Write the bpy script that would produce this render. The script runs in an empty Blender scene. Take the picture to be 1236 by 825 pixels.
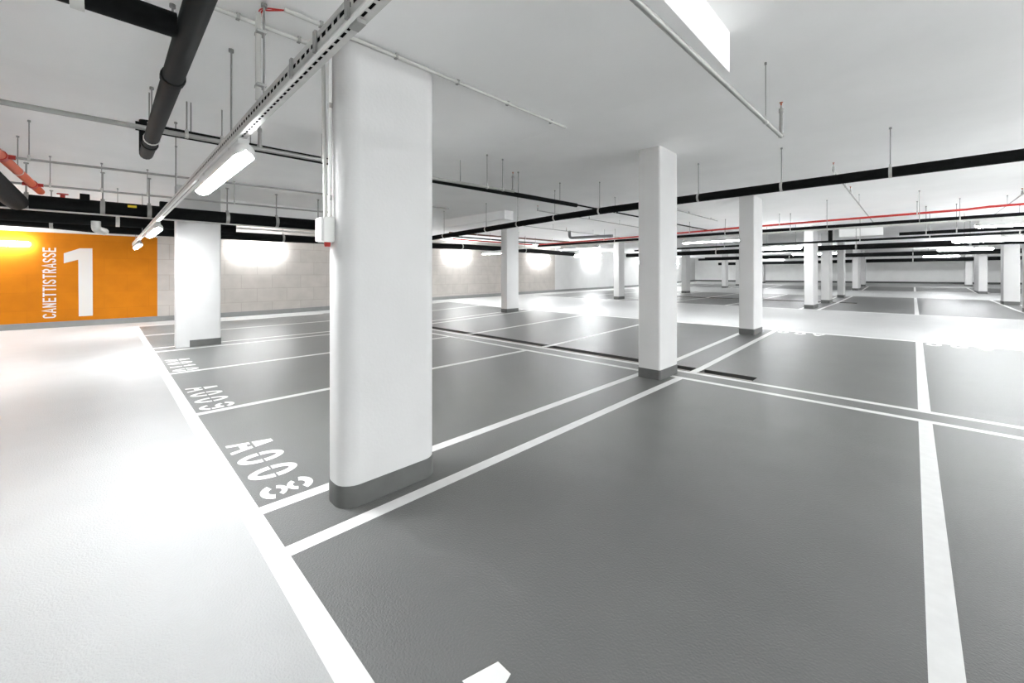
import bpy, bmesh, math, random
from mathutils import Vector, Matrix
random.seed(7)
S = bpy.context.scene
C = S.collection
PI = math.pi

# ------------------------------------------------------------------ floor height
def interp(x, xs, ys):
    if x <= xs[0]: return ys[0]
    for i in range(1, len(xs)):
        if x <= xs[i]:
            t = (x - xs[i-1]) / (xs[i] - xs[i-1])
            return ys[i-1] + t * (ys[i] - ys[i-1])
    return ys[-1]
def zf(x, y):
    a = interp(y, [6.7, 10.5, 12, 18, 23, 29.5, 35.5, 41, 46.5], [0, .1, .14, .25, .25, .31, .46, .62, .8])
    b = interp(y, [4, 6.4, 12, 16.4, 21.4, 29, 36, 46.5], [0, .03, .21, .26, .32, .4, .47, .8])
    t = min(1, max(0, (-x - 11.2) / 4.5)); t = t * t * (3 - 2 * t)
    return a * (1 - t) + b * t
HI, LO = 3.34, 3.03          # high ceiling and dropped slab

# ------------------------------------------------------------------ materials
def mat(name, col, rough=.6, metal=0., spec=.5, var=0., vscale=6., bump=0., bscale=80., emit=None, est=0.):
    m = bpy.data.materials.new(name); m.use_nodes = True
    n = m.node_tree.nodes; l = m.node_tree.links; b = n['Principled BSDF']
    b.inputs['Base Color'].default_value = (*col, 1)
    b.inputs['Roughness'].default_value = rough
    b.inputs['Metallic'].default_value = metal
    b.inputs['Specular IOR Level'].default_value = spec
    tc = n.new('ShaderNodeTexCoord')
    if var:
        no = n.new('ShaderNodeTexNoise'); no.inputs['Scale'].default_value = vscale; no.inputs['Detail'].default_value = 5
        l.new(tc.outputs['Object'], no.inputs['Vector'])
        mr = n.new('ShaderNodeMapRange'); mr.inputs[1].default_value = .3; mr.inputs[2].default_value = .7
        mr.inputs[3].default_value = 1 - var; mr.inputs[4].default_value = 1 + var
        l.new(no.outputs['Fac'], mr.inputs[0])
        mx = n.new('ShaderNodeVectorMath'); mx.operation = 'SCALE'; mx.inputs[0].default_value = col
        l.new(mr.outputs[0], mx.inputs['Scale']); l.new(mx.outputs[0], b.inputs['Base Color'])
    if bump:
        no = n.new('ShaderNodeTexNoise'); no.inputs['Scale'].default_value = bscale; no.inputs['Detail'].default_value = 3
        l.new(tc.outputs['Object'], no.inputs['Vector'])
        bp = n.new('ShaderNodeBump'); bp.inputs['Strength'].default_value = bump; bp.inputs['Distance'].default_value = .004
        l.new(no.outputs['Fac'], bp.inputs['Height']); l.new(bp.outputs[0], b.inputs['Normal'])
    if emit:
        b.inputs['Emission Color'].default_value = (*emit, 1); b.inputs['Emission Strength'].default_value = est
    return m
def blocks(name, col, joint, jw):
    m = mat(name, col, .8, spec=.25, bump=.25, bscale=40)
    n = m.node_tree.nodes; l = m.node_tree.links; b = n['Principled BSDF']
    tc = n.new('ShaderNodeTexCoord'); sp = n.new('ShaderNodeSeparateXYZ'); cb = n.new('ShaderNodeCombineXYZ')
    l.new(tc.outputs['Object'], sp.inputs[0]); l.new(sp.outputs['Y'], cb.inputs['X']); l.new(sp.outputs['Z'], cb.inputs['Y'])
    br = n.new('ShaderNodeTexBrick'); l.new(cb.outputs[0], br.inputs['Vector'])
    br.inputs['Scale'].default_value = 1; br.inputs['Brick Width'].default_value = 1.0; br.inputs['Row Height'].default_value = .5
    br.inputs['Mortar Size'].default_value = jw; br.inputs['Mortar Smooth'].default_value = .3
    br.inputs['Color1'].default_value = (*col, 1); br.inputs['Color2'].default_value = (*[c * .95 for c in col], 1)
    br.inputs['Mortar'].default_value = (*joint, 1)
    no = n.new('ShaderNodeTexNoise'); no.inputs['Scale'].default_value = 3; no.inputs['Detail'].default_value = 6
    l.new(tc.outputs['Object'], no.inputs['Vector'])
    mr = n.new('ShaderNodeMapRange'); mr.inputs[1].default_value = .3; mr.inputs[2].default_value = .7
    mr.inputs[3].default_value = .93; mr.inputs[4].default_value = 1.05; l.new(no.outputs['Fac'], mr.inputs[0])
    mx = n.new('ShaderNodeVectorMath'); mx.operation = 'SCALE'
    l.new(br.outputs['Color'], mx.inputs[0]); l.new(mr.outputs[0], mx.inputs['Scale']); l.new(mx.outputs[0], b.inputs['Base Color'])
    return m
LAMP = 60.0
M = dict(
    bay=mat('bay_coating_grey', (.144, .146, .142), .37, spec=.22, var=.05, vscale=2, bump=1., bscale=95),
    aisle=mat('aisle_coating_light', (.425, .428, .425), .42, spec=.16, var=.03, vscale=2, bump=.8, bscale=95),
    line=mat('line_paint_white', (.74, .74, .73), .45, spec=.3, var=.04, vscale=12),
    number=mat('stencil_paint_white', (.82, .82, .8), .45, spec=.4),
    channel=mat('drain_channel_dark', (.045, .046, .042), .5),
    steel_edge=mat('drain_edge_pale', (.52, .47, .44), .4, .4),
    ceiling=mat('ceiling_white_paint', (.92, .917, .91), .85, spec=.2, var=.025, vscale=1.2, bump=.2, bscale=30),
    column=mat('column_white_paint', (.58, .578, .572), .7, spec=.3, var=.02, vscale=3, bump=.25, bscale=45),
    plinth=mat('plinth_dark_grey', (.10, .102, .098), .45, spec=.4, var=.08, vscale=9, bump=.3, bscale=60),
    blocks=blocks('beige_block_wall', (.46, .43, .40), (.375, .345, .315), .010),
    orange=blocks('orange_paint_wall', (.49, .156, .0005), (.44,.138,.0005), .008),
    white_wall=mat('white_wall_paint', (.62, .62, .615), .8, spec=.25, var=.03, vscale=2),
    grey_wall=mat('grey_wall_paint', (.80, .80, .79), .8, spec=.25, var=.03, vscale=2),
    skirt=mat('skirting_grey', (.22, .224, .22), .5, var=.05),
    skirt_dark=mat('skirting_dark', (.06, .065, .06), .5),
    wall_letter=mat('wall_letter_white', (.62, .605, .58), .7),
    black=mat('black_pipe_insulation', (.006, .0065, .0065), .8, spec=.1, var=.2, vscale=20),
    dark=mat('dark_grey_pipe_plastic', (.008, .0095, .0095), .65, spec=.12, var=.1, vscale=8),
    greypipe=mat('grey_duct_plastic', (.16, .165, .165), .45),
    galv=mat('galvanised_steel', (.60, .60, .58), .42, .75, var=.08, vscale=15),
    galv_matt=mat('galvanised_pipe_matt', (.36, .36, .345), .5, .35, var=.06, vscale=18),
    pvc=mat('grey_conduit_plastic', (.56, .555, .53), .45),
    white_pvc=mat('white_conduit_plastic', (.80, .80, .78), .4),
    rod=mat('threaded_rod_steel', (.30, .30, .29), .45, .6),
    red=mat('red_pipe_paint', (.42, .016, .010), .45),
    orange_pipe=mat('orange_pipe_paint', (.62, .085, .015), .5),
    brown=mat('brown_pipe_lagging', (.13, .06, .04), .6),
    housing=mat('lamp_housing_grey', (.62, .62, .61), .45),
    lamp=mat('lamp_diffuser_lit', (.9, .9, .9), .4, emit=(.955, .98, 1), est=LAMP),
    lamp_soft=mat('lamp_diffuser_lit_softer', (.9, .9, .9), .4, emit=(.955, .98, 1), est=LAMP * .5),
    box=mat('junction_box_grey', (.68, .68, .66), .45),
    yellow=mat('yellow_sticker', (.8, .6, .02), .5),
    copper=mat('sprinkler_bulb_copper', (.4, .12, .06), .4, .3),
)

# ------------------------------------------------------------------ mesh helpers
def obj(name, bm, m, parent=None, smooth=False):
    bmesh.ops.recalc_face_normals(bm, faces=bm.faces)
    me = bpy.data.meshes.new(name); bm.to_mesh(me); bm.free()
    for mm in (m if isinstance(m, (list, tuple)) else [m]): me.materials.append(mm)
    if smooth:
        for p in me.polygons: p.use_smooth = True
        me.set_sharp_from_angle(angle=math.radians(40))
    o = bpy.data.objects.new(name, me); C.objects.link(o)
    if parent: o.parent = parent; o.matrix_parent_inverse = Matrix.Translation(-Vector(parent.location))
    return o
def thing(name, label, cat, loc=(0, 0, 0), group=None):
    o = bpy.data.objects.new(name, None); o.empty_display_size = .1; C.objects.link(o)
    o.location = loc; o['label'] = label; o['category'] = cat; o['kind'] = 'thing'
    if group: o['group'] = group
    return o
def tag(o, label, cat, group=None):
    o['label'] = label; o['category'] = cat; o['kind'] = 'thing'
    if group: o['group'] = group
    return o
def box(bm, x0, x1, y0, y1, z0, z1, mi=0):
    v = [bm.verts.new(p) for p in ((x0,y0,z0),(x1,y0,z0),(x1,y1,z0),(x0,y1,z0),(x0,y0,z1),(x1,y0,z1),(x1,y1,z1),(x0,y1,z1))]
    for f in ((3,2,1,0),(4,5,6,7),(0,1,5,4),(1,2,6,5),(2,3,7,6),(3,0,4,7)):
        bm.faces.new([v[i] for i in f]).material_index = mi
def prism(bm, pts, z0, z1):
    """closed outline (x,y) extruded between z0 and z1"""
    a = [bm.verts.new((x, y, z0)) for x, y in pts]; b = [bm.verts.new((x, y, z1)) for x, y in pts]
    n = len(pts); bm.faces.new(b); bm.faces.new(a[::-1])
    for i in range(n): bm.faces.new((a[i], a[(i+1) % n], b[(i+1) % n], b[i]))
def rrect(x0, x1, y0, y1, r, seg=8):
    pts = []
    for cx, cy, a0 in ((x1-r, y0+r, -90), (x1-r, y1-r, 0), (x0+r, y1-r, 90), (x0+r, y0+r, 180)):
        for k in range(seg + 1):
            a = math.radians(a0 + 90 * k / seg); pts.append((cx + r * math.cos(a), cy + r * math.sin(a)))
    return pts
def bend(pts, r, seg=6):
    """round the corners of a polyline with radius r"""
    P = [Vector(p) for p in pts]; out = [P[0]]
    for i in range(1, len(P) - 1):
        a = (P[i-1] - P[i]); b = (P[i+1] - P[i]); la, lb = a.length, b.length
        a.normalize(); b.normalize(); ang = a.angle(b)
        if ang > PI - .02: out.append(P[i]); continue
        d = min(r / math.tan(ang / 2), la * .48, lb * .48)
        s, e = P[i] + a * d, P[i] + b * d
        for k in range(seg + 1):
            t = k / seg; out.append((1-t)**2 * s + 2*t*(1-t) * P[i] + t*t * e)
    out.append(P[-1]); return out
def tube(bm, pts, r, n=12, cap=True, mi=0):
    P = [Vector(p) for p in pts]; rings = []; ref = None
    for i, p in enumerate(P):
        t = (P[min(i+1, len(P)-1)] - P[max(i-1, 0)]).normalized()
        if ref is None:
            ref = Vector((0, 0, 1)) if abs(t.z) < .9 else Vector((1, 0, 0))
        u = (ref - t * ref.dot(t)).normalized(); v = t.cross(u); ref = u
        k = 1.0
        rings.append([bm.verts.new(p + r * k * (math.cos(2*PI*j/n) * u + math.sin(2*PI*j/n) * v)) for j in range(n)])
    for a, b in zip(rings, rings[1:]):
        for j in range(n):
            bm.faces.new((a[j], a[(j+1) % n], b[(j+1) % n], b[j])).material_index = mi
    if cap: bm.faces.new(rings[0][::-1]).material_index = mi; bm.faces.new(rings[-1]).material_index = mi
def lathe(bm, prof, base, axis=Vector((0,0,1)), n=16):
    """profile [(r, t)] about an axis through base"""
    axis = Vector(axis).normalized(); ref = Vector((1,0,0)) if abs(axis.x) < .9 else Vector((0,1,0))
    u = axis.cross(ref).normalized(); v = axis.cross(u); B = Vector(base); rings = []
    for r, t in prof:
        rings.append([bm.verts.new(B + axis*t + max(r, 1e-4) * (math.cos(2*PI*j/n)*u + math.sin(2*PI*j/n)*v)) for j in range(n)])
    for a, b in zip(rings, rings[1:]):
        for j in range(n): bm.faces.new((a[j], a[(j+1) % n], b[(j+1) % n], b[j]))
    bm.faces.new(rings[0][::-1]); bm.faces.new(rings[-1])
def NB(): return bmesh.new()

# ------------------------------------------------------------------ floor (coatings and lines are its materials)
XW, XE, YS, YN = -17.3, 9.0, -7.0, 46.5          # room
BAYX = [-15.95, -13.45, -10.98, -10.44, -7.98, -5.46, -2.94, -2.405, .09, 2.6, 3.08, 5.6, 8.1]
LW = .05
CH1 = [(-10.38, -8.04), (-7.92, -5.52), (-5.40, -3.0), (-2.88, -2.465), (-2.345, -1.61)]     # drain channel pieces
G1, G2 = (6.43, 6.70), (22.95, 23.5)
CH2 = [(-10.38, -8.04), (-7.92, -5.52), (-5.40, -3.0), (-2.88, -2.465), (-2.345, -1.75)]
xs = {XW, XE}; ys = {YS, YN}
for x in BAYX: xs |= {x - LW, x + LW}
for a, b in CH1 + CH2: xs |= {a, b}
YL = [(.595, .70), (5.87, 5.97), (6.28, 6.38), (11.68, 11.79), (17.85, 17.95), (29.45, 29.55), (35.45, 35.55), (40.95, 41.05)]
for a, b in YL: ys |= {a, b}
for g in (G1, G2): ys |= set(g)
def fill(s, step):
    s = sorted(s); out = [s[0]]
    for a in s[1:]:
        k = max(1, math.ceil((a - out[-1]) / step)); p = out[-1]
        for i in range(1, k + 1): out.append(p + (a - p) * i / k)
    return out
xs, ys = fill(xs, 1.2), fill(ys, 1.2)
def in_channel(x, y):
    for segs, g in ((CH1, G1), (CH2, G2)):
        if g[0] < y < g[1] and any(a < x < b for a, b in segs): return True
    return False
def paint(x, y):                                   # 0 aisle, 1 bay, 2 line
    bay = .595 < y < 11.79 or 17.85 < y < 29.55 or 35.45 < y < 41.05
    if not bay: return 0
    if x < -16.0: return 0
    for a, b in YL:
        if a < y < b:
            if 5.5 < a < 7 or 22 < a < 24: return 2 if x > -10.38 and y < 7 else 1
            return 2
    for bx in BAYX:
        if abs(x - bx) < LW:
            if 5.97 < y < 6.28 or 22.95 < y < 23.5 and False: return 1
            return 2
    return 1
bm = NB(); V = [[bm.verts.new((x, y, zf(x, y))) for y in ys] for x in xs]
for i in range(len(xs) - 1):
    for j in range(len(ys) - 1):
        cx, cy = (xs[i] + xs[i+1]) / 2, (ys[j] + ys[j+1]) / 2
        if in_channel(cx, cy): continue
        bm.faces.new((V[i][j], V[i+1][j], V[i+1][j+1], V[i][j+1])).material_index = paint(cx, cy)
floor = obj('floor', bm, [M['aisle'], M['bay'], M['line']]); floor['kind'] = 'structure'
for segs, g in ((CH1, G1), (CH2, G2)):
    for a, b in segs:
        z = zf((a+b)/2, g[0]); bm = NB()
        v = [bm.verts.new(p) for p in ((a,g[0],z),(b,g[0],z),(b,g[1],z),(a,g[1],z),(a,g[0],z-.1),(b,g[0],z-.1),(b,g[1],z-.1),(a,g[1],z-.1))]
        for f in ((4,5,6,7),(0,1,5,4),(1,2,6,5),(2,3,7,6),(3,0,4,7)): bm.faces.new([v[i] for i in f])
        o = obj('drain_channel', bm, M['channel'], floor); o['label'] = 'dark open drain channel'
        bm = NB(); box(bm, a, b, g[0]-.022, g[0], z+.0005, z+.006); obj('channel_edge', bm, M['steel_edge'], o)

# stencilled bay numbers --------------------------------------------------------
def ring(a, b, ia, ib, d0, d1, cx=0, cy=0, n=18):
    o = []; i_ = []
    for k in range(n + 1):
        t = math.radians(d0 + (d1 - d0) * k / n)
        o.append((cx + a*math.cos(t), cy + b*math.sin(t))); i_.append((cx + ia*math.cos(t), cy + ib*math.sin(t)))
    return [[o[k], o[k+1], i_[k+1], i_[k]] for k in range(n)]
def glyph(ch):
    if ch == '0': return ring(.11,.165,.046,.108,3,177) + ring(.11,.165,.046,.108,183,357)
    if ch == '8':
        return (ring(.105,.092,.045,.042,18,162,0,.073) + ring(.085,.072,.04,.036,200,340,0,.073)
                + ring(.085,.072,.04,.036,20,160,0,-.073) + ring(.11,.092,.048,.042,198,342,0,-.073))
    if ch == '9':
        return (ring(.108,.095,.048,.045,12,168,0,.07) + ring(.1,.09,.045,.042,195,345,0,.07)
                + [[(.05,.0),(.108,.06),(.108,-.06),(.05,-.06)]] + ring(.108,.1,.05,.055,190,355,0,-.065))
    if ch == '1': return [[(-.03,-.165),(.035,-.165),(.035,-.01),(-.03,-.01)], [(-.03,.01),(.035,.01),(.035,.165),(-.03,.165)], [(-.03,.165),(-.09,.1),(-.09,.06),(-.03,.1)]]
    if ch == '7': return [[(-.1,.11),(.1,.11),(.1,.165),(-.1,.165)], [(.03,.095),(.1,.095),(.005,-.165),(-.065,-.165)]]
    if ch == 'A':
        e = lambda y: .125 - (y + .165) / .33 * .09      # outer half width
        i = lambda y: max(.0, e(y) - .055)
        q = []
        for s in (-1, 1):
            q.append([(s*e(-.165), -.165), (s*i(-.165), -.165), (s*i(.0), .0), (s*e(.0), .0)])
        q.append([(-i(-.085), -.085), (i(-.085), -.085), (i(-.03), -.03), (-i(-.03), -.03)])
        q.append([(-e(.02), .02), (e(.02), .02), (e(.165), .165), (-e(.165), .165)])
        return q
    return []
def bay_number(text, xr, yc, flip=False, label=None):
    bm = NB(); s = -1 if flip else 1
    for k, ch in enumerate(text):
        cx = xr - s * (len(text) - 1 - k) * .335
        for gi, q in enumerate(glyph(ch)):
            vs = []
            for px, py in q:
                X, Y = cx + s*px, yc + s*py
                vs.append((X, Y, zf(X, Y) + .003 + gi * 2e-5))
            bm.faces.new([bm.verts.new(p) for p in vs])
    for f in bm.faces:
        if f.normal.z < 0: f.normal_flip()
    me = bpy.data.meshes.new('bay_number'); bm.normal_update()
    for f in list(bm.faces):
        if f.normal.z < 0: f.normal_flip()
    bm.to_mesh(me); bm.free(); me.materials.append(M['number'])
    o = bpy.data.objects.new('bay_number', me); C.objects.link(o); o.parent = floor
    if label: o['label'] = label
bay_number('A007', -.10, .908, label='white stencilled bay number A007')
bay_number('A008', -3.13, .908, label='white stencilled bay number A008')
bay_number('A009', -5.65, .908, label='white stencilled bay number A009')
bay_number('A010', -8.17, .908, label='white stencilled bay number A010')
for xr in (-2.21, .29):                             # worn numbers at the far end of the second row
    bay_number('A00', xr, 11.47, True, label='faint white bay number read from the next aisle')

# ------------------------------------------------------------------ ceiling
bm = NB(); box(bm, XW - .2, XE + .2, YS - .2, YN + .2, HI, HI + .25)
ceil = obj('ceiling', bm, M['ceiling']); ceil['kind'] = 'structure'
def cpart(name, *b):
    bm = NB(); box(bm, *b); o = obj(name, bm, M['ceiling']); o['kind'] = 'structure'; return o
cpart('ceiling_slab', -4.545, -.985, YS, 3.335, LO, HI)
cpart('ceiling_beam', -11.2, -8.23, 8.0, 8.35, 3.09, HI)
cpart('ceiling_beam', -12.3, -11.9, 1.93, 8.0, 3.03, HI)
cpart('ceiling_beam', -2.13, -.82, 21.0, 21.4, 3.03, HI)

# ------------------------------------------------------------------ walls
def wall(name, quads, mats):
    bm = NB()
    for b, mi in quads: box(bm, *b, mi=mi)
    o = obj(name, bm, mats); o['kind'] = 'structure'; return o
wl = wall('wall_left', [((XW-.2, XW, YS-.2, 1.206, -.1, 2.70), 1), ((XW-.2, XW, YS-.2, 1.206, 2.70, HI), 2),
     ((XW-.2, XW, 1.206, 21.6, -.1, HI), 0), ((XW-.2, XW, 21.6, YN+.2, -.1, HI), 2)], [M['blocks'], M['orange'], M['white_wall']])
wall('wall_far', [((XW, XE, YN, YN+.2, 0, HI), 0)], [M['grey_wall']])
wall('wall_right', [((XE, XE+.2, YS-.2, YN+.2, -.1, HI), 0)], [M['white_wall']])
wall('wall_back', [((XW, XE, YS-.2, YS, -.1, HI), 0)], [M['white_wall']])
def skirt(name, x0, x1, y0, y1, h, m, along):
    bm = NB(); n = 24
    for k in range(n):
        t0, t1 = k/n, (k+1)/n
        if along == 'y':
            a, b = y0+(y1-y0)*t0, y0+(y1-y0)*t1
            z0, z1 = zf(x1, a), zf(x1, b)
            v = [bm.verts.new(p) for p in ((x0,a,z0-.02),(x1,a,z0-.02),(x1,b,z1-.02),(x0,b,z1-.02),(x0,a,z0+h),(x1,a,z0+h),(x1,b,z1+h),(x0,b,z1+h))]
        else:
            a, b = x0+(x1-x0)*t0, x0+(x1-x0)*t1
            z0, z1 = zf(a, y0), zf(b, y0)
            v = [bm.verts.new(p) for p in ((a,y0,z0-.02),(b,y0,z1-.02),(b,y1,z1-.02),(a,y1,z0-.02),(a,y0,z0+h),(b,y0,z1+h),(b,y1,z1+h),(a,y1,z0+h))]
        for f in ((3,2,1,0),(4,5,6,7),(0,1,5,4),(1,2,6,5),(2,3,7,6),(3,0,4,7)): bm.faces.new([v[i] for i in f])
    bmesh.ops.remove_doubles(bm, verts=bm.verts, dist=1e-4)
    o = obj(name, bm, m); o['kind'] = 'structure'; return o
skirt('baseboard_left', XW, XW+.03, YS, YN, .165, M['skirt'], 'y')
skirt('baseboard_far', XW+.05, XE, YN-.03, YN, .14, M['skirt_dark'], 'x')

# writing on the orange wall: digit 1 and the street name, flat painted letters
X1 = XW + .004
bm = NB()
one = [(-.525,.29),(-.240,.29),(-.250,2.285),(-.505,2.275),(-.818,2.118),(-.818,1.833),(-.535,1.945)]
prism(bm, one, 0, .004)
for v in bm.verts: v.co = Vector((XW + v.co.z, v.co.x, v.co.y))
o = obj('painted_digit', bm, M['wall_letter'], wl); o['label'] = 'large white painted digit 1'
def stroke(bm, pts, w):
    """flat band of width w along a 2-D polyline, mitred at its corners"""
    P = [Vector(p) for p in pts]; L = []; R = []
    for i, p in enumerate(P):
        a = (p - P[i-1]).normalized() if i else (P[1] - p).normalized()
        b = (P[i+1] - p).normalized() if i < len(P) - 1 else a
        na, nb = Vector((-a.y, a.x)), Vector((-b.y, b.x)); m = (na + nb).normalized()
        k = w / 2 / max(.5, m.dot(na)); L.append(p + m * k); R.append(p - m * k)
    for i in range(len(P) - 1):
        bm.faces.new([bm.verts.new((q.x, q.y, 0)) for q in (R[i], R[i+1], L[i+1], L[i])])
def arc(cx, cy, a, b, d0, d1, n=8):
    return [(cx + a * math.cos(math.radians(d0 + (d1-d0)*k/n)), cy + b * math.sin(math.radians(d0 + (d1-d0)*k/n))) for k in range(n + 1)]
lw_, lh_, st_ = .118, .25, .034
def letter(bm, ch):
    h2 = st_/2; x0, x1, y0, y1 = h2, lw_-h2, h2, lh_-h2; xm, ym = lw_/2, lh_/2; rx = (x1-x0)/2
    if ch == 'C': stroke(bm, [(x1, y1-.055)] + arc(xm, y1-.045, rx, .045, 0, 180) + arc(xm, y0+.045, rx, .045, 180, 360) + [(x1, y0+.055)], st_)
    if ch == 'A':
        stroke(bm, [(x0-.012, 0), (xm, lh_-.006), (x1+.012, 0)], st_); stroke(bm, [(x0+.012, .075), (x1-.012, .075)], st_*.9)
    if ch == 'N':
        stroke(bm, [(x0, 0), (x0, lh_)], st_); stroke(bm, [(x1, 0), (x1, lh_)], st_); stroke(bm, [(x0, lh_-.02), (x1, .02)], st_)
    if ch == 'E':
        stroke(bm, [(x0, 0), (x0, lh_)], st_)
        for y in (y0, ym, y1): stroke(bm, [(x0, y), (lw_ - (.01 if y == ym else 0), y)], st_)
    if ch == 'T': stroke(bm, [(0, y1), (lw_, y1)], st_); stroke(bm, [(xm, 0), (xm, y1)], st_)
    if ch == 'I': stroke(bm, [(h2, 0), (h2, lh_)], st_)
    if ch == 'S':
        stroke(bm, [(x1, y1-.05)] + arc(xm, y1-.04, rx, .04, 0, 180, 8) + [(x0, y1-.06), (x0+.012, ym+.022), (x1-.012, ym-.022), (x1, y0+.06)] + arc(xm, y0+.04, rx, .04, 0, -180, 8) + [(x0, y0+.05)], st_)
    if ch == 'R':
        stroke(bm, [(x0, 0), (x0, lh_)], st_)
        stroke(bm, [(x0, y1), (xm, y1)] + arc(xm, y1-.052, rx, .052, 90, -90, 8) + [(x0, y1-.104)], st_); stroke(bm, [(xm+.002, y1-.104), (x1+.004, 0)], st_)
bm = NB(); pen = 0; gap = (1.99 - 13*lw_ - st_) / 13
for ch in 'CANETTISTRASSE':
    b2 = NB(); letter(b2, ch)
    for f in b2.faces: bm.faces.new([bm.verts.new((v.co.x + pen, v.co.y, 0)) for v in f.verts])
    b2.free(); pen += (st_ if ch == 'I' else lw_) + gap
for k, f in enumerate(bm.faces):
    for v in f.verts: v.co = Vector((XW + .003 + k * 2e-5, -.965 - v.co.y, .278 + v.co.x))
o = obj('painted_street_name', bm, M['wall_letter'], wl)
o['label'] = 'white painted CANETTISTRASSE reading upwards'

# ------------------------------------------------------------------ columns
COLG = 'white concrete columns of the garage'
def column(x0, x1, y0, y1, label, top=HI, r=.03, plinth=.14, py0=None):
    z = min(zf(x, y) for x in (x0, x1) for y in (y0, y1))
    t = thing('column', label, 'column', ((x0+x1)/2, (y0+y1)/2, z), COLG)
    bm = NB(); prism(bm, rrect(x0, x1, y0, y1, r), z, top); obj('shaft', bm, M['column'], t, True)
    e = .004; bm = NB()
    prism(bm, rrect(x0-e, x1+e, (y0 if py0 is None else py0)-e, y1+e, r if py0 is None else .01), z, z + plinth + (zf(x1, y0) - z)); obj('base_band', bm, M['plinth'], t, True)
    return t
column(-2.85, -2.55, 1.055, 1.78, 'thick white column nearest the camera, rounded corners, dark grey base band', LO, r=.12)
column(-2.885, -2.55, 5.55, 6.16, 'white column at the end of bay A008 beside the dark drain channel')
column(-2.92, -2.60, 10.55, 11.30, 'white column by the second aisle, between the red pipe and faint bay numbers')
column(-10.97, -10.65, 1.03, 1.78, 'white column in front of the block wall, right of the orange wall', py0=1.25)
column(-10.97, -10.65, 5.55, 6.16, 'white column hidden behind the thick nearest column')
column(-10.97, -10.65, 10.47, 11.10, 'slim white column in front of the beige block wall beyond the nearest column')
column(-10.97, -10.65, 18.5, 19.05, 'slim white column before the white wall, red pipe crossing near its top')
column(-10.97, -10.65, 22.4, 23.0, 'white column hidden behind the drain channel column')
column(-10.97, -10.65, 27.1, 27.8, 'distant slim white column seen just right of the drain channel column')
column(-10.97, -10.65, 35.1, 35.7, 'very distant white column under the hanging lamps, before the grey end wall')
column(-10.97, -10.65, 38.7, 39.6, 'very distant white column peeping out from the edge of the aisle column')
column(-10.3, -10.0, 43.8, 44.4, 'farthest white column right of the aisle column, at the end wall')
column(-2.88, -2.60, 18.35, 19.4, 'white column on the far side of the second aisle, brightly lit left face')
column(-2.90, -2.60, 22.4, 23.35, 'white column by the second drain channel, next behind the bright one')
column(-2.88, -2.60, 27.6, 28.3, 'grey shaded column third in the line beyond the second aisle')
column(-2.90, -2.60, 35.4, 37.5, 'broad distant white pier left of the grey end wall')
column(-2.88, -2.60, 40.9, 41.8, 'farthest shaded column touching the left end of the grey end wall')
column(2.62, 2.95, 21.2, 21.9, 'shaded white column cut by the right edge of the picture')
column(2.62, 3.06, 25.9, 26.6, 'broad white column second from the right edge of the picture')
column(2.62, 2.95, 34.6, 37.0, 'distant white pier in the right hand line, before the narrow dark gap')
column(2.62, 2.95, 42.6, 43.4, 'farthest white column at the right end of the grey end wall')

# ------------------------------------------------------------------ lamps
LAMPG = 'lit tubular garage lamps'
def lamp(c, L, along, label, hang=None, wall_=False, r=.058, hw=.028, glow='lamp'):
    """c = centre of the diffuser; sealed batten lamp with rounded diffuser"""
    t = thing('batten_lamp', label, 'lamp', c, LAMPG)
    ax = Vector((1,0,0)) if along == 'x' else Vector((0,1,0)); c = Vector(c)
    bm = NB(); a, b = -L/2, L/2; prof = []
    for k in range(7):
        q = k / 6 * PI / 2; prof.append((r * math.sin(q), a + r * (1 - math.cos(q))))
    for k in range(7):
        q = (6 - k) / 6 * PI / 2; prof.append((r * math.sin(q), b - r * (1 - math.cos(q))))
    lathe(bm, prof, c, ax, 16); obj('diffuser', bm, M[glow], t, True)
    bm = NB(); h = L/2 - .06
    if hw >= .06:                                    # upper half shell of the lamp body: this type shines downwards only
        up = Vector((0, 0, 1)); sd = ax.cross(up); rings = []
        for q, tt in prof:
            q += .004
            rings.append([bm.verts.new(c + ax * tt + q * (math.cos(a_) * sd + math.sin(a_) * up)) for a_ in [math.radians(-30 + 240 * j / 14) for j in range(15)]])
        for a_, b_ in zip(rings, rings[1:]):
            for j in range(14): bm.faces.new((a_[j], a_[j+1], b_[j+1], b_[j]))
        hw = .03
    if wall_:                                        # back box towards the wall at -x
        box(bm, c.x - r - .03, c.x - r + .012, c.y - h, c.y + h, c.z - .045, c.z + .045)
    elif along == 'x': box(bm, c.x - h, c.x + h, c.y - hw, c.y + hw, c.z + r - .012, c.z + r + .035)
    else: box(bm, c.x - hw, c.x + hw, c.y - h, c.y + h, c.z + r - .012, c.z + r + .035)
    obj('housing', bm, M['housing'], t)
    for s in (-.3, .3):
        bm = NB(); p = c + ax * (L * s)
        if wall_: box(bm, p.x - r - .03, p.x - r + .02, p.y - .012, p.y + .012, p.z - .062, p.z + .062)
        elif along == 'x': box(bm, p.x - .012, p.x + .012, p.y - .034, p.y + .034, p.z + r - .03, p.z + r + .03)
        else: box(bm, p.x - .034, p.x + .034, p.y - .012, p.y + .012, p.z + r - .03, p.z + r + .03)
        obj('clip', bm, M['galv'], t)
    if hang:
        for s in (-.35, .35):
            bm = NB(); p = c + ax * (L * s); tube(bm, [(p.x, p.y, c.z + r + .02), (p.x, p.y, hang)], .006, 6)
            obj('hanger_rod', bm, M['rod'], t)
    return t
OFF = 'added fill lamp out of the picture in the camera aisle'  # label of unseen lamps added around the camera to even out the light
L1Y, L1Z = .615, 2.265
lamp((-3.72, L1Y, L1Z), 1.6, 'x', 'largest lit lamp under the slotted tray, left of the nearest column', hw=.062)
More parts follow.
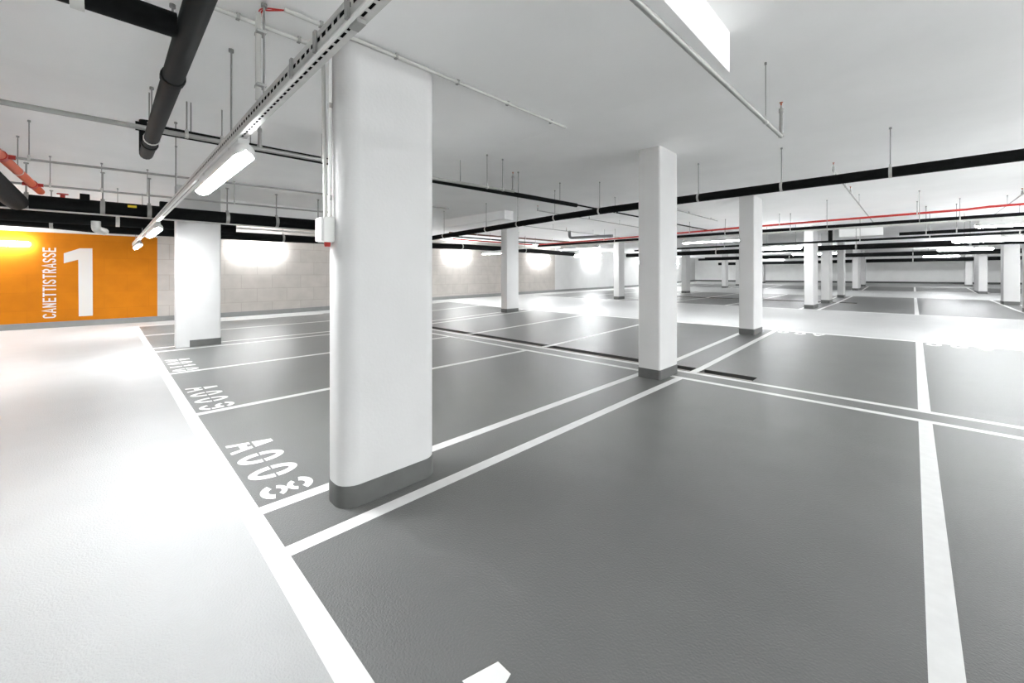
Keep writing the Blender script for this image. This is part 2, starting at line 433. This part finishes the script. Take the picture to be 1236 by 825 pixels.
lamp((-9.55, L1Y, L1Z), 1.85, 'x', 'second lit lamp along the slotted tray, before the orange wall', hw=.062)
lamp((-14.5, L1Y, L1Z), 1.85, 'x', 'third and last lit lamp at the far end of the slotted tray', hw=.062)
for x in (4.7, 7.4): lamp((x, L1Y, L1Z), 1.6, 'x', OFF, HI, hw=.062)  # added fill lamps carrying the row on, out of view
for x in (-14.5, -9.55, 1.2, 4.4, 7.4): lamp((x, -4.6, L1Z), 1.6, 'x', OFF, HI if x > -1 or x < -4.5 else LO, hw=.062)  # added fill row behind the camera, unseen
L2 = [(-13.6, 1.5, 'lit lamp half hidden behind the slim column before the block wall'),
      (-8.87, 1.8, 'lit lamp over the second aisle, left of the slim column with the red pipe'),
      (-4.21, 1.62, 'lit lamp over the second aisle between the two middle columns'),
      (1.75, 1.7, 'lit lamp nearest the right edge, highest of the right hand group'),
      (6.4, 1.6, 'added fill lamp beyond the right edge of the picture over the second aisle')]  # last one is added out of view as fill light
for x, L, lab in L2: lamp((x, 12.5, 2.505), L, 'x', lab, hw=.062)
L3 = [(-12.1, 1.65, 'lit lamp below the long white one, before the white wall'),
      (-3.5, 1.3, 'lit lamp just left of the brightly lit column past the second aisle'),
      (1.65, 1.65, 'second highest lit lamp of the group at the right edge'),
      (6.4, 1.65, 'added fill lamp out of the picture past the second aisle')]  # rightmost lamp is unseen, added for more light
for x, L, lab in L3: lamp((x, 17.8, 2.50), L, 'x', lab, HI, hw=.05, glow='lamp_soft')
L4 = [(-14.3, 2.6, 'distant lit lamp low behind the drain channel column'),
      (-4.3, 2.2, 'distant lit lamp seen between the columns past the second aisle'),
      (1.85, 1.9, 'distant lit lamp, third down in the right hand group'),
      (6.4, 1.9, 'added fill lamp out of view over the third aisle')]  # last entry: extra lamp outside the view, added as fill
for x, L, lab in L4: lamp((x, 30.5, 2.78), L, 'x', lab, HI, hw=.05, glow='lamp_soft')
L5 = [(-9.1, 2.9, 'very distant lit lamp right of the aisle column, over the end wall'),
      (1.35, 1.7, 'very distant lit lamp, lowest of the right hand group'), (6.4, 1.7, 'added fill lamp out of view before the end wall')]  # the last lamp is an unseen addition for brightness
for x, L, lab in L5: lamp((x, 40, 2.75), L, 'x', lab, HI, glow='lamp_soft')
WX = XW + .1
for x in (7.0,):
    for y in (4.2, 7.4, 9.5, 15.2, 21, 26.5): lamp((x, y, 2.2), 1.6, 'y', 'added fill lamp in a row out of the picture at far right', HI, glow='lamp' if y < 12 else 'lamp_soft')  # invented row of lamps, added to brighten the ceiling at right
for x, y in ((4.2, 6.4), (5.0, 8.8), (4.2, 23.5), (4.9, 28.5)): lamp((x, y, 2.2), 1.6, 'x', 'added fill lamp out of the picture above the bays on the right', HI, glow='lamp' if y < 15 else 'lamp_soft')  # extra unseen lamps added to lift ceiling and far columns
for y0, y1, z, lab in ((-3.2, -1.42, 2.335, 'lit lamp on the orange wall at the left edge'),
      (3.17, 4.85, 2.42, 'lit lamp on the block wall beside the column right of the orange wall'),
      (7.6, 9.2, 2.47, 'lit lamp on the block wall hidden behind the nearest column'),
      (12.48, 14.09, 2.52, 'lit lamp on the block wall just right of the nearest column'),
      (19.0, 20.9, 2.55, 'lit lamp on the block wall close to its white painted end'),
      (24.9, 26.9, 2.57, 'lit lamp on the white wall beyond the beige blocks'),
      (33, 34.8, 2.6, 'lit lamp far along the white wall behind the drain channel column'),
      (40, 41.8, 2.62, 'lit lamp farthest along the white wall')):
    lamp((WX, (y0+y1)/2, z), y1 - y0, 'y', lab, wall_=True, r=.07, glow='lamp_soft')

# ------------------------------------------------------------------ slotted cable trays
def slotted(bm, f, L0, L1, bands, pitch, slot):
    """strip of sheet metal; f(l, w) gives the point; bands = [w0, slot_a, slot_b, w1]"""
    w0, a, b, w1 = bands
    q = lambda l0, l1, p0, p1: bm.faces.new([bm.verts.new(f(*c)) for c in ((l0,p0),(l1,p0),(l1,p1),(l0,p1))])
    q(L0, L1, w0, a); q(L0, L1, b, w1); l = L0
    while l < L1:
        q(l + slot, min(l + pitch, L1), a, b); l += pitch
def tray(name, x0, x1, y, z, label, w=.056, h=.07, pitch=.055, slot=.038, rods=(), top=HI):
    t = thing(name, label, 'cable tray', ((x0+x1)/2, y, z)); hw = w/2
    bm = NB(); slotted(bm, lambda l, k: (l, y - hw + k, z), x0, x1, (0, w*.38, w*.60, w), pitch, slot)
    o = obj('base_plate', bm, M['galv'], t); m = o.modifiers.new('thickness', 'SOLIDIFY'); m.thickness = .0015
    for s in (-1, 1):
        bm = NB(); slotted(bm, lambda l, k: (l, y + s*hw, z + k), x0, x1, (0, h*.42, h*.66, h), pitch, slot)
        o = obj('side_flange', bm, M['galv'], t); m = o.modifiers.new('thickness', 'SOLIDIFY'); m.thickness = .0015
    if rods:
        for x in rods:
            bm = NB(); tube(bm, [(x, y + hw*.2, z), (x, y + hw*.2, top if -4.5 < x < -1 else HI)], .006, 8)
            lathe(bm, [(.016, 0), (.016, .02)], (x, y + hw*.2, (top if -4.5 < x < -1 else HI) - .021), n=8)
            obj('hanger_rod', bm, M['rod'], t)
    return t
t = tray('cable_tray', -16.2, 3.6, .60, 2.355, 'long galvanised slotted cable tray running over the bay edge to the orange wall', rods=(-15.2, -12.4, -6.3, -3.28, 1.2), top=LO)
bm = NB(); box(bm, -16.2, 3.6, .572, .584, 2.345, 2.356); obj('lamp_rail', bm, M['white_pvc'], t)
for dy, dz in ((-.012, .022), (-.012, .052), (.014, .02)):
    bm = NB(); tube(bm, [(-16.1, .60 + dy, 2.355 + dz), (3.5, .60 + dy, 2.355 + dz)], .0145, 8); obj('slot_dark_cable', bm, M['black'], t, True)  # black cables added so the slots look dark, in place of inner shade
for x in (-1.33, -1.62, -1.9):
    bm = NB(); box(bm, x - .012, x + .012, .561, .571, 2.35, 2.43); obj('joint_clip', bm, M['galv_matt'], t)
bm = NB(); box(bm, -1.365, -1.305, .588, .62, 2.34, 2.356)
obj('joint_plate', bm, M['galv_matt'], t)
tray('cable_tray', -12.8, 8.6, 12.5, 2.60, 'thin slotted cable tray above the lamps of the second aisle', w=.06, h=.04, pitch=.22, slot=.12, rods=(-12, -6.4, -1.5, .1, 3))

# ------------------------------------------------------------------ pipes
def pipe(name, label, cat, pts, r, m, rods=(), rod_top=None, clamps=True, n=14, br=None, clamp_m=None, rod_r=.006, joints=()):
    """pipe with its own hanger rods and clamps; rods = list of parameters along straight first..last point (x or y values)"""
    P = [Vector(p) for p in pts]; t = thing(name, label, cat, P[0])
    bm = NB(); tube(bm, bend(pts, br or r * 2.2), r, n); obj('pipe', bm, m, t, True)
    ax = 0 if abs(P[-1].x - P[0].x) > abs(P[-1].y - P[0].y) else 1
    def at(v):
        for a, b in zip(P, P[1:]):
            if abs(b[ax] - a[ax]) > 1e-6 and min(a[ax], b[ax]) - 1e-6 <= v <= max(a[ax], b[ax]) + 1e-6:
                return a + (b - a) * ((v - a[ax]) / (b[ax] - a[ax]))
        return None
    d = Vector((1,0,0)) if ax == 0 else Vector((0,1,0))
    for v in rods:
        p = at(v)
        if p is None: continue
        top = rod_top if rod_top else (LO if (-4.54 < p.x < -.99 and p.y < 3.33) else HI)
        bm = NB(); tube(bm, [(p.x, p.y, p.z + r * .6), (p.x, p.y, top)], rod_r, 6)
        lathe(bm, [(rod_r*2.4, 0), (rod_r*2.4, .02)], (p.x, p.y, top - .021), n=8); obj('hanger_rod', bm, M['rod'], t)
        if clamps:
            bm = NB(); w = max(.012, r * .25); e = r + .005
            lathe(bm, [(e, -w), (e, w)], p, d, n); lathe(bm, [(rod_r*2.2, e), (rod_r*2.2, e + .03)], p, n=8)
            obj('pipe_clamp', bm, clamp_m or M['galv'], t, True)
    for v in joints:
        p = at(v); bm = NB(); lathe(bm, [(r+.001, -.03), (r+.008, -.025), (r+.008, .025), (r+.001, .03)], p, d, n); obj('joint_collar', bm, m, t, True)
    return t
def upright(t, x, y, z0, z1, r=.016):
    """sprinkler upright with head standing on a pipe"""
    bm = NB(); lathe(bm, [(r*1.5, 0), (r*1.5, .035), (r, .04), (r, z1-z0-.07), (r*1.25, z1-z0-.068), (r*1.25, z1-z0-.03), (r*.6, z1-z0-.028), (r*.5, z1-z0)], (x, y, z0), n=10)
    s = obj('sprinkler_stem', bm, M['galv_matt'], t, True)
    bm = NB(); lathe(bm, [(.002, 0), (.008, .006), (.008, .025), (.016, .028), (.016, .031)], (x, y, z1), n=10); obj('sprinkler_head', bm, M['copper'], s, True)

# drain pipe overhead with its branch and riser
D = pipe('drain_pipe', 'thick dark grey drain pipe overhead at upper left, ending in an elbow', 'pipe',
     [(1.5, .27, 2.60), (-5.06, .272, 2.61), (-5.06, .272, 2.93)], .049, M['dark'], rods=(-2.97, -4.4), joints=(-2.95, -4.6), br=.07)
DB = pipe('drain_branch', 'black branch pipe joining the thick overhead drain pipe from the side', 'pipe',
     [(-2.33, .225, 2.61), (-2.33, -.06, 2.61), (-2.36, -1.9, 2.61)], .052, M['black'])
bm = NB(); lathe(bm, [(.062, -.02), (.062, .02)], (-2.333, -.075, 2.61), (0,1,0)); obj('coupling_ring', bm, M['pvc'], DB, True)['label'] = 'pale coupling ring'
pipe('insulated_pipe', 'black insulated pipe running from the drain elbow, passing behind the nearest column', 'pipe',
     [(-5.06, .2, 2.87), (-5.0, 1.9, 2.865), (-5.0, 6.95, 2.955)], .042, M['black'], rods=(.6, 1.1, 3.9, 5.2, 6.4), clamps=False)
pipe('thin_black_pipe', 'thin black pipe continuing past the crossing pipe to the red pipe', 'pipe', [(-5.0, 7.0, 2.965), (-5.0, 15.0, 3.04)], .018, M['dark'], rods=(8.5, 11.5))
t = pipe('sprinkler_pipe', 'grey sprinkler pipe lying along the black insulated pipe, two upright heads', 'pipe',
     [(-4.62, -3.5, 2.71), (-4.62, -.5, 2.735), (-4.62, 1.75, 2.765), (-4.62, 4.70, 2.86)], .021, M['galv_matt'], rods=(.27, .52, .78, 1.69, 4.12, 4.45))
upright(t, -4.62, 1.09, 2.76, 2.99); upright(t, -4.62, 4.68, 2.865, 3.14)
pipe('sprinkler_pipe', 'thin grey sprinkler pipe leaving the orange pipe at its nearer red fitting', 'pipe', [(-7.46, -.77, 2.87), (-7.46, 5.5, 3.0)], .015, M['galv_matt'], rods=(-.63, .72, 2.9))
pipe('sprinkler_pipe', 'thin grey sprinkler pipe leaving the orange pipe at its far red fitting', 'pipe', [(-9.47, -3, 2.85), (-9.47, -.77, 2.868), (-9.47, 6, 2.96)], .017, M['galv_matt'], rods=(-.59, -.03, .53, 1.8))
t = pipe('fire_pipe', 'orange fire main pipe at the left edge with red fittings', 'pipe', [(-2.5, -1.02, 2.87), (-10.2, -.74, 2.87)], .05, M['orange_pipe'], rods=(-5.8, -8.4))
for x in (-6.3, -7.46, -9.47):
    yo = -1.02 + (-2.5 - x) * .03636
    bm = NB(); lathe(bm, [(.058, -.07), (.058, .07)], (x, yo, 2.87), (1,0,0)); tube(bm, [(x, yo, 2.87), (x, yo + .11, 2.87)], .026); tube(bm, [(x, yo, 2.87), (x, yo - .1, 2.87)], .026)
    obj('red_fitting', bm, M['red'], t, True)
pipe('black_duct_pipe', 'fat black insulated pipe just below the orange fire pipe', 'pipe', [(-2.5, -.98, 2.66), (-10.1, -.98, 2.66)], .13, M['black'], br=.1)

# big insulated pipes along the block wall
P1 = pipe('insulated_main_pipe', 'fattest black insulated pipe crossing before the top of the column near the orange wall', 'pipe',
     [(-10.3, -4.5, 2.69), (-10.3, 2, 2.70), (-10.3, 6.0, 2.72)], .125, M['black'], rods=(-.9, -.02, .6, 1.83, 2.76, 3.67), rod_r=.012, clamp_m=M['galv_matt'], n=18)
for y in (-.24, .81):
    bm = NB(); box(bm, -10.38, -10.22, y - .06, y + .06, 2.80, 2.91); obj('clamp_block', bm, M['black'], P1)
bm = NB(); box(bm, -10.173, -10.168, .3, .42, 2.735, 2.775); obj('sticker', bm, M['yellow'], P1)
bm = NB(); box(bm, -10.34, -10.2, -4.4, 5.5, 2.565, 2.58); obj('support_rail', bm, M['galv_matt'], P1)
bm = NB(); tube(bm, [(-10.3, -.5, 2.80), (-10.3, -.5, 2.87)], .03); lathe(bm, [(.07, 0), (.07, .015)], (-10.3, -.5, 2.87)); tag(obj('valve', bm, M['red'], None, True), 'small red valve wheel on top of the fattest black pipe', 'valve')
pipe('crossing_pipe', 'long black insulated pipe crossing the ceiling in front of all middle columns', 'pipe',
     [(-10.3, 6.02, 2.60), (-10.3, 6.9, 2.60), (-7.77, 6.9, 2.669), (-5.5, 6.9, 2.74), (-4.19, 6.9, 2.765), (-.2, 6.9, 2.778), (6, 6.9, 2.80)], .066, M['black'],
     rods=(-9.6, -7.77, -6.65, -5.53, -4.4, -2.51, -1.35, -.2, 1.6), br=.14)
pipe('insulated_pipe', 'black insulated pipe low along the block wall, passing behind two columns', 'pipe',
     [(-13.3, -4.5, 2.65), (-13.3, -1.3, 2.65), (-13.3, -.2, 2.575), (-13.3, 1.5, 2.575), (-13.4, 5, 2.60), (-13.5, 9.5, 2.66), (-13.5, 11, 2.70), (-13.5, 14.3, 2.70), (-13.5, 18.5, 2.66)], .112, M['black'],
     rods=(-.81, 3.76, 10.6, 14.5), rod_r=.012, clamp_m=M['galv_matt'])
pipe('insulated_pipe', 'black insulated pipe squeezed between the two fat ones over the orange wall', 'pipe', [(-12, -4.5, 2.62), (-12, 1.9, 2.66), (-12, 2.3, 2.66)], .125, M['black'], rods=(-2, .2))
pipe('insulated_pipe', 'black insulated pipe close to the top of the orange wall', 'pipe', [(-14.6, -4.5, 2.78), (-14.6, 2.0, 2.74)], .15, M['black'], rods=(-2.5, .8))
bm = NB(); tube(bm, bend([(-11.9, -.12, 2.60), (-11.9, -.12, 2.44), (-12.25, .0, 2.42)], .1), .075, 14)
tag(obj('duct_elbow', bm, M['galv'], None, True), 'small shiny metal duct elbow under the black pipes over the orange wall', 'duct elbow')
pipe('cable_conduit', 'thin pale pipe along the wall between the two black pipes', 'pipe', [(-12.9, 2.4, 2.76), (-12.9, 9.6, 2.78)], .02, M['galv'], rods=(4.5, 7))

pipe('lagged_pipe', 'thin brown lagged pipe close under the ceiling by the block wall', 'pipe', [(-13, 9.6, 3.17), (-13, 17.4, 3.25)], .035, M['brown'], rods=(11, 14, 16))
pipe('insulated_pipe', 'thin black pipe under the brown lagged pipe by the block wall', 'pipe', [(-13.25, 9.6, 3.06), (-13.25, 17.4, 3.07)], .03, M['black'], rods=(12, 15))
pipe('fire_pipe', 'dull red pipe by the block wall beneath the thin black pipe', 'pipe', [(-12.75, 9.6, 2.90), (-12.75, 14.2, 2.915)], .028, M['red'], rods=(13,))

# second aisle: red pipe and its neighbours
pipe('fire_pipe', 'bright red fire pipe running across above the second aisle', 'pipe',
     [(-12.4, 14.3, 2.915), (-9.15, 14.3, 2.93), (-3.6, 14.3, 3.01), (.9, 14.3, 3.04), (1.25, 14.3, 3.065), (8.5, 14.3, 3.07)], .028, M['red'], rods=(-8.9, -5.5, -2.85, .075, 4), br=.03)
pipe('insulated_pipe', 'long black pipe right beneath the bright red pipe', 'pipe', [(-12.6, 14.45, 2.862), (-3.6, 14.45, 2.865), (8.5, 14.45, 2.84)], .048, M['black'], rods=(-8.5, -4.4, -2.6, .8, 4))
pipe('waste_pipe', 'grey waste pipe dropping from the ceiling in an elbow beside the red pipe', 'pipe', [(-10.2, 13.7, HI), (-10.2, 13.7, 3.04), (-8.2, 13.75, 3.0)], .06, M['greypipe'], br=.16)
pipe('insulated_pipe', 'fat black insulated pipe beyond the second aisle, below the thin pipes', 'pipe', [(-11.6, 21, 2.60), (8.5, 21, 2.62)], .105, M['black'], rods=(-6.8, -1.6, 1.4, 4))
pipe('insulated_pipe', 'slim black pipe just over the fat one beyond the second aisle', 'pipe', [(-9, 17, 2.60), (-2.2, 17, 2.607), (8.5, 17, 2.64)], .036, M['dark'], rods=(-5.2, -1.2, .35, 2))
pipe('insulated_pipe', 'short black pipe with a capped end over the second aisle at right', 'pipe', [(-.27, 15.5, 2.63), (8.5, 15.5, 2.66)], .045, M['black'], rods=(.25, .8, 3))
pipe('riser_pipe', 'short black vertical pipe linking the slim pipes right of the bright column', 'pipe', [(-1.95, 17.0, 2.62), (-1.95, 17.0, 2.98)], .06, M['black'])
pipe('insulated_pipe', 'distant black pipe over the third aisle', 'pipe', [(-12, 33, 2.70), (8.5, 33, 2.69)], .085, M['black'], rods=(-6, 0))
pipe('insulated_pipe', 'distant thin black pipe under the ceiling beyond the broad pier', 'pipe', [(-12, 34.4, 2.87), (8.5, 34.4, 2.86)], .05, M['black'], rods=(-6, 0))
pipe('insulated_pipe', 'farthest fat black pipe along the top of the grey end wall', 'pipe', [(-13.4, 42, 2.56), (8.5, 42, 2.62)], .13, M['black'], rods=(-6, 0))
# sprinkler branches under the high ceiling
t = pipe('sprinkler_pipe', 'grey sprinkler pipe hanging at top centre with a red tipped upright head', 'pipe', [(-.995, -1.5, 2.825), (-.95, 1.76, 2.825), (-.895, 4.56, 2.825)], .017, M['galv_matt'], rods=(4.03,), rod_r=.004)
upright(t, -.895, 4.56, 2.82, 3.12)
for x, y0, y1, z, lab in ((-9.3, 9.9, 16.2, 3.15, 'thin sprinkler pipe under the ceiling left of the grey waste pipe'),
                          (-7.0, 8.0, 14.0, 3.19, 'thin sprinkler pipe under the ceiling right of the grey waste pipe'),
                          (-4.6, 9.5, 14.3, 3.27, 'thin sprinkler pipe under the ceiling between the two middle columns'),
                          (-.87, 7.9, 17.5, 3.10, 'thin sprinkler pipe running over the red pipe right of the middle columns'),
                          (1.55, 10.5, 17.45, 3.10, 'thin sprinkler pipe crossing the red pipe at the right edge')):
    t = pipe('sprinkler_pipe', lab, 'pipe', [(x, y0, z), (x, y1, z + .02)], .013, M['galv_matt'], rods=(y0 + 1.6, y0 + 4.2), rod_r=.004)
    upright(t, x, y0 + .02, z, z + .1, .012); upright(t, x, y0 + 2.4, z, z + .1, .012)

# conduits on the dropped slab and the nearest column
def conduit(label, pts, r, m, clips):
    t = thing('cable_conduit', label, 'conduit', pts[0])
    bm = NB(); tube(bm, bend(pts, .05), r, 12); obj('pipe', bm, m, t, True)
    for c in clips:
        bm = NB(); x, y, z = c; box(bm, x - r*1.3, x + r*1.3, y - .009, y + .009, z - r*1.15, z + r*1.4); obj('clip', bm, M['galv_matt'], t)
    return t
zc = LO - .022
conduit('grey cable conduit under the slab, running past the nearest column top', [(-2.535, .72, zc), (-2.525, 3.32, zc)], .0125, M['pvc'], [(-2.534, y, zc) for y in (.92, 1.42, 1.95, 2.5, 3.1)])
conduit('grey cable conduit under the slab, ending down the nearest column', [(-2.80, -1.8, zc), (-2.80, .995, zc), (-2.80, 1.03, zc - .06), (-2.765, 1.032, 1.88)], .0125, M['pvc'], [(-2.80, y, zc) for y in (-.6, .05, .55, .88)])
conduit('white cable conduit down the end of the nearest column to the junction box', [(-2.695, 1.036, LO), (-2.695, 1.036, 1.88)], .0125, M['white_pvc'], [(-2.695, 1.036, 2.0), (-2.695, 1.036, 2.6)])
t = thing('junction_box', 'light grey junction box on the end of the nearest column with a red lamp beneath', 'junction box', (-2.72, 1.01, 1.71))
bm = NB(); box(bm, -2.775, -2.665, .985, 1.054, 1.712, 1.872); bmesh.ops.bevel(bm, geom=bm.edges[:], offset=.006, segments=2); obj('case', bm, M['box'], t)
bm = NB(); box(bm, -2.77, -2.67, .970, .985, 1.717, 1.867); bmesh.ops.bevel(bm, geom=bm.edges[:], offset=.004, segments=2); obj('lid', bm, M['box'], t)
bm = NB(); lathe(bm, [(.017, 0), (.02, .012), (.02, .03)], (-2.70, 1.02, 1.683), n=14); obj('red_indicator', bm, M['red'], t, True)
t = thing('cable_drop', 'grey conduit hanging on a threaded rod from the slab to the slotted tray', 'conduit', (-2.62, .63, 2.4))
bm = NB(); tube(bm, [(-2.635, .615, 2.49), (-2.635, .615, 2.985)], .0155, 12); obj('pipe', bm, M['pvc'], t, True)
bm = NB(); tube(bm, [(-2.60, .635, 2.40), (-2.60, .635, LO)], .006, 8); lathe(bm, [(.016, 0), (.016, .02)], (-2.60, .635, LO - .021), n=8); obj('threaded_rod', bm, M['rod'], t)
for z in (2.57, 2.87):
    bm = NB(); box(bm, -2.658, -2.592, .60, .645, z - .008, z + .008); obj('clip', bm, M['galv_matt'], t)
bm = NB()
for k in (0, .012):
    tube(bm, bend([(-2.635, .615 + k, 2.97), (-2.635, .62 + k, 3.012), (-2.60, .66, 3.016 - k), (-2.54, .725, zc)], .03), .004, 8)
tag(obj('red_cable', bm, M['red'], None, True), 'pair of thin red cables looping from the hanging conduit into the slab conduit', 'cable')

# ------------------------------------------------------------------ world, camera, view
w = bpy.data.worlds.new('world'); w.use_nodes = True; S.world = w
w.node_tree.nodes['Background'].inputs['Color'].default_value = (.02, .02, .02, 1)
cam = bpy.data.cameras.new('camera'); co = bpy.data.objects.new('camera', cam); C.objects.link(co)
co.location = (0, 0, 1.5); co.rotation_euler = (PI/2, 0, math.radians(44.76))
cam.sensor_width = 36; cam.sensor_fit = 'HORIZONTAL'; cam.lens = 36 * 488 / 1236
cam.shift_y = -80.5 / 1236; cam.clip_start = .05; cam.clip_end = 200
S.camera = co
vs = S.view_settings; vs.view_transform = 'Standard'; vs.look = 'None'; vs.gamma = 1; vs.use_curve_mapping = False
vs.exposure = 1.62
try:
    S.cycles.max_bounces = 12; S.cycles.diffuse_bounces = 8; S.cycles.glossy_bounces = 4
    S.cycles.sample_clamp_indirect = 8
except Exception: pass
